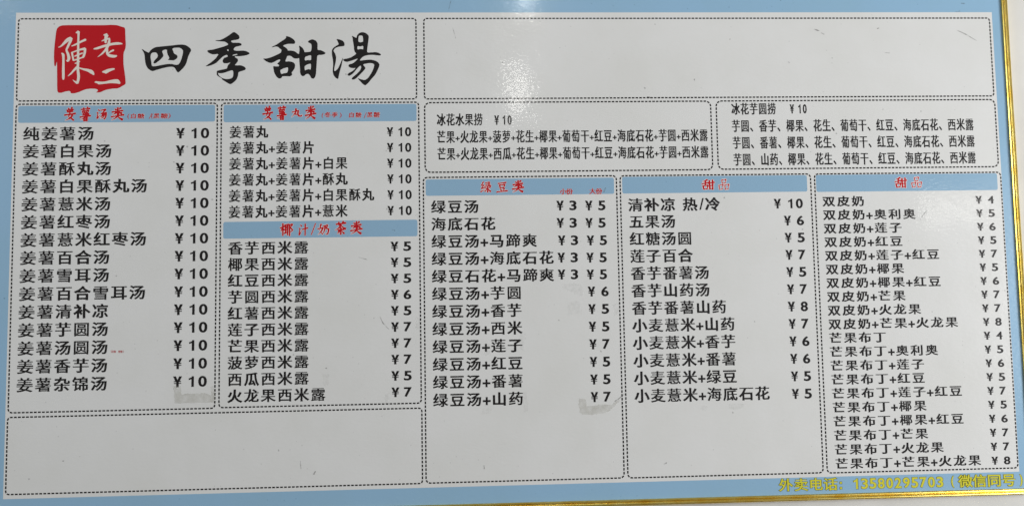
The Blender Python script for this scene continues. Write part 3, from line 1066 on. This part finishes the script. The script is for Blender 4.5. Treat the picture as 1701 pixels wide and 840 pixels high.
# ------------------------------------------------------------------ order line on the lower border
def foot(mb, ch, u0, u1, hp, em):
    v = 805.6 + (797.0 - 805.6) * ((u0 + u1) / 2 - 1295) / (1686 - 1295)
    x0, y = px(u0, v)
    x1, _ = px(u1, v)
    h = hp * K
    w = 0 if em else 0.7 * K
    if ch == '1':
        put_one(mb, x0 - 0.3 * K, y - h / 2, x1 + 0.3 * K, y + h / 2, 3, 1)
        put_one(mb, x0 + w, y - h / 2 + w, x1 - w, y + h / 2 - w, 4.5, 0)
        return
    put_glyph(mb, ch, x0, y - h / 2, x1, y + h / 2, 3, 0.058 if em else 0.05, 1, em=em)
    put_glyph(mb, ch, x0 + w, y - h / 2 + w, x1 - w, y + h / 2 - w, 4.5, 0.016 if em else 0.025, 0, em=em)


mb = MB()
for ch, u0 in zip('外卖电话', (1294.2, 1319.4, 1344.0, 1368.4)):
    foot(mb, ch, u0, u0 + 22.6, 21.5, True)
mbx = px(1396.7, 803.2)
for dv in (-4.2, 4.6):
    for (lay, r_, mi) in ((3, 2.3, 1), (4.5, 1.6, 0)):
        rect(mb, mbx[0] - r_ * K, mbx[1] + (dv + 2) * K - r_ * K, mbx[0] + r_ * K, mbx[1] + (dv + 2) * K + r_ * K, lay, mi)
mb.build('order_caption', [MAT['yellow'], MAT['olive']], board)
mb = MB()
u = 1416.0
for ch in '13580295703':
    if ch == '1':
        foot(mb, ch, u + 1.5, u + 9.5, 18.6, False)
    else:
        foot(mb, ch, u, u + 12.3, 18.6, False)
    u += 13.9
mb.build('phone_number', [MAT['yellow'], MAT['olive']], board)
mb = MB()
foot(mb, '(', 1579.5, 1585.5, 20.5, False)
for ch, u0 in zip('微信同号', (1592.2, 1615.6, 1640.0, 1664.0)):
    foot(mb, ch, u0, u0 + 23, 21.5, True)
foot(mb, ')', 1693.0, 1699.0, 20.5, False)
mb.build('order_note', [MAT['yellow'], MAT['olive']], board)


# ------------------------------------------------------------------ wear: tape adhesive, scuffs, scratches
def jag(pts, amp=0.8, n=4):
    out = []
    for i, p in enumerate(pts):
        q = pts[(i + 1) % len(pts)]
        for j in range(n):
            t_ = j / n
            out.append((p[0] + (q[0] - p[0]) * t_ + random.uniform(-amp, amp), p[1] + (q[1] - p[1]) * t_ + random.uniform(-amp, amp)))
    return out


def residue(name, pts, mat, layer, amp=0.8):
    mb = MB()
    put_outline(mb, [jag(pts, amp)], px, layer, 0, False)
    return mb.build(name, MAT[mat], board)


residue('tape_residue', [(288, 641), (301, 641), (302, 655), (312, 653), (340, 652.5), (351, 656), (350, 642), (355, 640), (357, 655), (356, 667.5),
                         (330, 668.5), (290, 669), (289.5, 655)], 'tape', 7)
residue('tape_residue', [(961.5, 661), (972, 662), (974.5, 674), (987, 674), (994, 671.5), (1018, 671), (1029, 662), (1030, 664), (1016, 679), (1003, 686),
                         (988, 687.5), (968, 688.5), (963, 684), (961, 670)], 'tape', 7)
for q in ([(869, 651), (876, 650), (877, 683), (871, 684)], [(930, 470), (966, 472), (970, 492), (955, 488), (938, 480)],
          [(943, 502), (962, 500), (966, 520), (944, 522)], [(806, 570), (815, 568), (814, 588), (804, 590)],
          [(862, 548), (874, 555), (871, 585), (864, 580)], [(640, 655), (648, 650), (646, 668), (640, 668)],
          [(690, 525), (699, 528), (698, 552), (691, 548)], [(1018, 505), (1030, 500), (1029, 520), (1020, 522)],
          [(690, 356), (702, 352), (703, 362), (692, 363)],
          [(806, 672), (818, 674), (816, 686), (800, 686)], [(536, 620), (546, 622), (545, 640), (537, 638)],
          [(1165, 672), (1178, 676), (1172, 682), (1163, 680)], [(1208, 672), (1238, 670), (1236, 679), (1212, 680)]):
    residue('scuff_mark', q, 'scuff', 7, 1.4)
for q in ([(1590, 51, .35), (1603, 57, .7), (1622, 68, .3)], [(631, 525, .3), (637, 537, .8), (646, 546, .5)],
          [(1021, 666, .6), (1030, 660, .8), (1040, 652, .3)], [(1352, 49, .4), (1357, 50.5, 1.1), (1361, 52, .3)], [(1364, 55, .4), (1369, 57.5, .8)],
          [(745, 18, .3), (749, 2, .6)], [(752, 47, .3), (757, 64, .5)], [(521, 787, 1.2), (524, 782, .8)],
          [(1470, 88, .3), (1478, 88.5, .6)], [(1103, 770, .9), (1107, 768, 1.1)], [(596, 427, .3), (610, 431, .5)],
          [(1309, 103, .8), (1311, 105, 1.2)], [(1457, 48, .9), (1460, 47, .9)], [(1594, 19, 1.0), (1588, 20, .8)], [(1597, 6, .8), (1602, 6.5, 1.0)],
          [(1528, 366, .4), (1534, 356, .7), (1540, 350, .3)], [(652, 382, .8), (656, 383, .8)], [(1003, 319, .8), (1006, 312, .7)],
          [(1075, 161, .8), (1083, 163, 1.2)], [(804, 772, .4), (804.5, 778, .7)], [(499, 765, .3), (500, 778, .4)]):
    mb = MB()
    put_stroke(mb, q, px, 7)
    mb.build('scratch_mark', MAT['scratch'], board)

bpy.data.objects.remove(_obj)
bpy.data.curves.remove(_cur)
